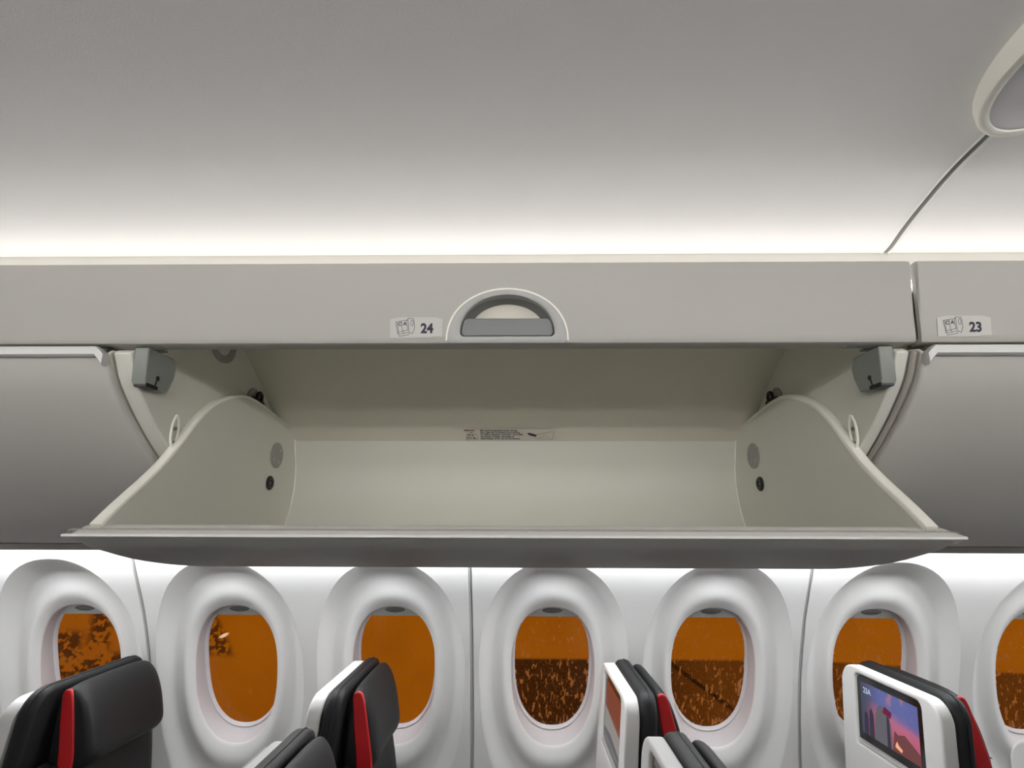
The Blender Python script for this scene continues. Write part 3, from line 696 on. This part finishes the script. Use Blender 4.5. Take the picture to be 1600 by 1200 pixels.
    # satin lip along the front edge, its ends cut off at an angle
    lp = [(0.7003, 1.5292), (0.7003, 1.5262), (0.7040, 1.5255), (0.7300, 1.5200), (0.7480, 1.5220), (0.7420, 1.5340), (0.7330, 1.5400), (0.7270, 1.5408), (0.7200, 1.5392)]
    mb = MB(); rows = []
    for x, k in ((xa + .0002, 1), (xa + .015, 0), (xb - .015, 0), (xb - .0002, 1)):
        rows.append([(x, p[0], min(p[1], 1.5300) if k else p[1]) if k else (x, p[0], p[1]) for p in lp])
    rows[0] = [(x, y if y < .715 else .715 + (y - .715) * .35, z) for x, y, z in rows[0]]; rows[-1] = [(x, y if y < .715 else .715 + (y - .715) * .35, z) for x, y, z in rows[-1]]
    strip_faces(rows, mb, close=True); mb.add(rows[0], [list(range(len(lp)))]); mb.add(rows[-1], [list(range(len(lp)))])
    mb.obj('bucket_lip', M['lip'], BK, ang=60)
    return T
open_bin()

# ------------------------------------------------------------------ seats
def rounded(w, z0, z1, wtop, rt=0.05, n=8):
    """front outline (y,z) of the seat back: straight sides, rounded upper corners"""
    pts = [(-w, z0)]
    zc = z1 - rt; yc_ = wtop - rt
    for j in range(n + 1): a = math.pi - (math.pi / 2) * j / n; pts.append((-yc_ + rt * math.cos(a), zc + rt * math.sin(a)))
    for j in range(n + 1): a = math.pi / 2 - (math.pi / 2) * j / n; pts.append((yc_ + rt * math.cos(a), zc + rt * math.sin(a)))
    pts.append((w, z0)); return pts
def seat(loc, label, screen, row_txt=None, top=1.118, hd=1.0):
    """local axes: x forward, y towards the window; z from the floor"""
    global O
    T = empty('passenger_seat', loc, label, 'seat', 'passenger seats'); O = Vector((0, 0, 0))
    def L(o): return o
    def slab(name, outline, x0, x1, m, parent=T, bevel=0.01, lean=-0.10, seg=4):
        pts = [Vector((x0 + (1.1 - z) * lean, y, z)) for y, z in outline]
        return MB().prism(pts, (x1 - x0, 0, 0)).obj(name, m, parent, bevel=bevel, seg=seg, ang=60)
    # white back shell with the screen opening cut out
    sh = slab('back_shell', rounded(0.208, 0.62, top, 0.203, 0.055), 0.0, 0.036, M['shell'], bevel=0.0)
    cut = MB().prism([Vector((-0.01 + (z - 1.1) * 0.1, y, z)) for y, z in rounded(0.137, 0.915, 1.102, 0.137, 0.018, 4)], (0.022, 0, 0)).obj('cutter', M['dark'], T)
    boolean(sh, cut)
    b = sh.modifiers.new('bevel', 'BEVEL'); b.width = 0.009; b.segments = 4; b.limit_method = 'ANGLE'; b.angle_limit = R(38)
    # black bezel and screen face
    bz = MB().prism([Vector((0.0065 + (z - 1.1) * 0.1, y, z)) for y, z in rounded(0.1335, 0.928, 1.099, 0.1335, 0.016, 4)], (0.006, 0, 0)).obj('screen_bezel', M['glassblack'], T, bevel=0.001, ang=40)
    MB().box((-0.016, -0.133, 0.906), (-0.008, 0.133, 0.922)).obj('control_bar', M['bezel'], T, bevel=0.002)
    mats = [M['scr_city'] if screen == 'city' else M['scr_plain'], M['scr_text'], M['scr_tower'], M['scr_tower2'], M['scr_red'], M['scr_glow'], M['scr_brown']]
    if screen:
        # screen plane: u runs from the window side (left as seen) to the aisle side
        pl = Plane2D((0.0060 + (0.948 - 1.1) * 0.1, 0.117, 0.948), (0, -1, 0), (0.1, 0, 1), 0.0)
        Wd, Ht = 0.234, 0.136
        pl.poly([(0, 0), (Wd, 0), (Wd, Ht), (0, Ht)], 0, 0.0)
        if screen == 'city':
            K = 0.0004
            pl.poly([(0.012, 0), (0.030, 0), (0.030, .050), (0.022, .062), (0.014, .052)], 3, K)
            pl.poly([(0.034, 0), (0.056, 0), (0.055, .060), (0.046, .076), (0.037, .064)], 3, K)
            pl.poly([(0.058, 0), (0.130, 0), (0.128, .060), (0.118, .078), (0.104, .090), (0.088, .098), (0.074, .088), (0.064, .066)], 2, K)
            pl.poly([(0.096, .080), (0.104, .098), (0.134, .090), (0.128, .074)], 4, K * 2)
            pl.poly([(0.110, 0), (0.124, 0), (0.122, .074), (0.112, .076)], 3, K * 2)
            pl.poly([(0.130, 0), (0.234, 0), (0.234, .026), (0.205, .040), (0.180, .052), (0.155, .044), (0.140, .050)], 6, K)
            pl.poly([(0.142, .012), (0.166, .006), (0.170, .014), (0.156, .020), (0.150, .028), (0.144, .020)], 5, K * 3)
            pl.text(row_txt, 0.012, 0.108, 0.021, 0.0005, 1)
            for f in range(1): pass
        else:
            pl.poly([(0, 0), (Wd, 0), (Wd, .010), (0.1, .02), (0, .012)], 2, 0.0003)
        pl.mb.obj('screen', None, bz, mats=mats, smooth=False)
    # dark back pad in front of the shell, a little taller
    slab('back_pad', rounded(0.206, 0.55, 1.128, 0.203, 0.058), 0.0375, 0.080, M['leather2'], bevel=0.013)
    # seam piping of the pad
    mb = MB(); mb.tube([(0.062 + (z - 1.1) * 0.1, y * 1.0, z) for y, z in rounded(0.2065, 0.60, 1.1285, 0.2035, 0.058)], 0.0016, 6); mb.obj('pad_piping', M['leather'], T)
    # spine between pad and headrest
    MB().box((0.070, -0.115, 0.60), (0.092, 0.135, 1.085)).obj('spine', M['black'], T, bevel=0.008)
    # headrest cushion: section in x,z swept across the width with forward wings
    sec = catmull([(0.086, 0.930), (0.086, 1.00), (0.087, 1.08), (0.090, 1.113), (0.099, 1.124), (0.113, 1.118), (0.130, 1.090), (0.144, 1.045), (0.153, 1.000), (0.158, 0.962), (0.150, 0.938), (0.125, 0.920)], 3)
    mb = MB(); rows = []
    ys = [k_ * 0.146 for k_ in (-1, -.99, -.96, -.91, -.81, -.69, -.49, -.25, 0, .25, .49, .69, .81, .91, .96, .99, 1)]
    for y in ys:
        a = abs(y) / 0.146; k = math.sqrt(max(0, 1 - a ** 9)) * 0.86 + 0.14; wing = 0.010 * a ** 2
        zd = 0.008 * a ** 4
        row = []
        for p in sec:
            t_ = (p[0] - 0.086) / 0.1; x = 0.086 + (p[0] - 0.086) * hd * (0.70 + 0.30 * k) + t_ * wing
            cz = 1.02; z = cz + (p[1] - cz) * (0.93 + 0.07 * k) - zd * max(0, (p[1] - 1.02) / 0.1)
            row.append((x, y + 0.012, z))
        rows.append(row)
    strip_faces(rows, mb, close=True); mb.add(rows[0], [list(range(len(sec)))]); mb.add(rows[-1], [list(range(len(sec)))])
    H = mb.obj('headrest', M['leather'], T, ang=55)
    mb = MB(); rows = []
    # seam line across the headrest's lower face
    mb.tube([(0.155 + 0.010 * (y / .2) ** 2, y, 0.975) for y in (-0.13, -0.08, 0, 0.08, 0.13)], 0.0012, 5); mb.obj('headrest_seam', M['black'], H)
    # red side tabs
    for s in (-1, 1):
        pts = catmull([(0.092, 1.100), (0.096, 1.111), (0.107, 1.115), (0.119, 1.105), (0.131, 1.06), (0.144, 1.00), (0.152, 0.950), (0.148, 0.932), (0.130, 0.926), (0.115, 0.935), (0.109, 0.975), (0.100, 1.03)], 3)
        mb = MB(); mb.prism([(x, 0.012 + s * (0.139 if s < 0 else 0.134), z if s < 0 else 1.03 + (z - 1.03) * 0.72) for x, z in pts], (0, s * 0.0115, 0)); t_ = mb.obj('side_tab', M['red'], H, bevel=0.004, ang=60); t_['label'] = 'red leather side tab'
    # lower backrest and its side bolsters, seat cushion, armrests, legs
    sec = catmull([(0.070, 0.42), (0.075, 0.70), (0.084, 0.93), (0.100, 0.945), (0.122, 0.93), (0.145, 0.82), (0.165, 0.65), (0.190, 0.50), (0.18, 0.43)], 3)
    mb = MB(); rows = []
    for y in (-0.213, -0.209, -0.20, -0.18, -0.12, -0.04, 0.04, 0.12, 0.18, 0.20, 0.209, 0.213):
        a = abs(y) / 0.213; k = math.sqrt(max(0, 1 - a ** 10)) * 0.85 + 0.15
        rows.append([(0.085 + (p[0] - 0.085) * (0.6 + 0.4 * k) + 0.012 * a * a * (p[0] - .085) / .1, y, 0.68 + (p[1] - 0.68) * (0.9 + 0.1 * k)) for p in sec])
    strip_faces(rows, mb, close=True); mb.add(rows[0], [list(range(len(sec)))]); mb.add(rows[-1], [list(range(len(sec)))])
    mb.obj('backrest', M['leather'], T, ang=55)
    MB().prism([(0.10, -0.21, 0.36), (0.10, -0.21, 0.44), (0.30, -0.21, 0.46), (0.58, -0.21, 0.47), (0.61, -0.21, 0.44), (0.60, -0.21, 0.38)], (0, 0.42, 0)).obj('seat_cushion', M['leather'], T, bevel=0.02)
    slab('literature_pocket', [(-0.18, 0.40), (-0.18, 0.60), (0.18, 0.60), (0.18, 0.40)], 0.025, 0.05, M['leather2'], bevel=0.006)
    for s in (-1, 1):
        yy = s * 0.236; MB().box((0.13, yy - 0.021, 0.60), (0.52, yy + 0.021, 0.635)).obj('armrest', M['shell'], T, bevel=0.01)
        mb = MB(); mb.tube([(0.16, yy, 0.60), (0.14, yy, 0.45), (0.14, yy, 0.36)], 0.014, 10); mb.obj('armrest_support', M['metal'], T)
        mb = MB(); mb.tube([(0.14, s * 0.16, 0.36), (0.06, s * 0.16, 0.0)], 0.016, 10); mb.obj('leg', M['metal'], T)
        mb = MB(); mb.tube([(0.50, s * 0.16, 0.37), (0.54, s * 0.16, 0.0)], 0.016, 10); mb.obj('leg', M['metal'], T)
    MB().box((0.08, -0.215, 0.335), (0.56, 0.215, 0.362)).obj('seat_frame', M['metal'], T, bevel=0.004)
    return T
YA, YCS = 1.645, 1.070
seat((-1.285, YA, 0), 'dark window seat at the far left, its broad headrest hiding part of the leftmost window', 'plain', top=1.106, hd=1.5)
seat((-0.525, YA, 0), 'black window seat with red side tab seen from its front side, left of centre', 'plain')
seat((0.258, YA, 0), 'window seat right of centre, its screen seen edge-on, red tab on the far side', 'plain')
seat((1.015, YA, 0), 'window seat whose back screen shows 23A and a city at dusk', 'city', '23A')
seat((-0.512, YCS, 0), 'black aisle seat whose top just rises into the picture left of centre', 'plain', top=1.103)
seat((0.258, YCS, 0), 'aisle seat with white shell corner at the bottom, right of centre', 'plain')
seat((1.025, YCS, 0), 'aisle seat whose grey shell corner shows at the bottom right corner', 'plain')
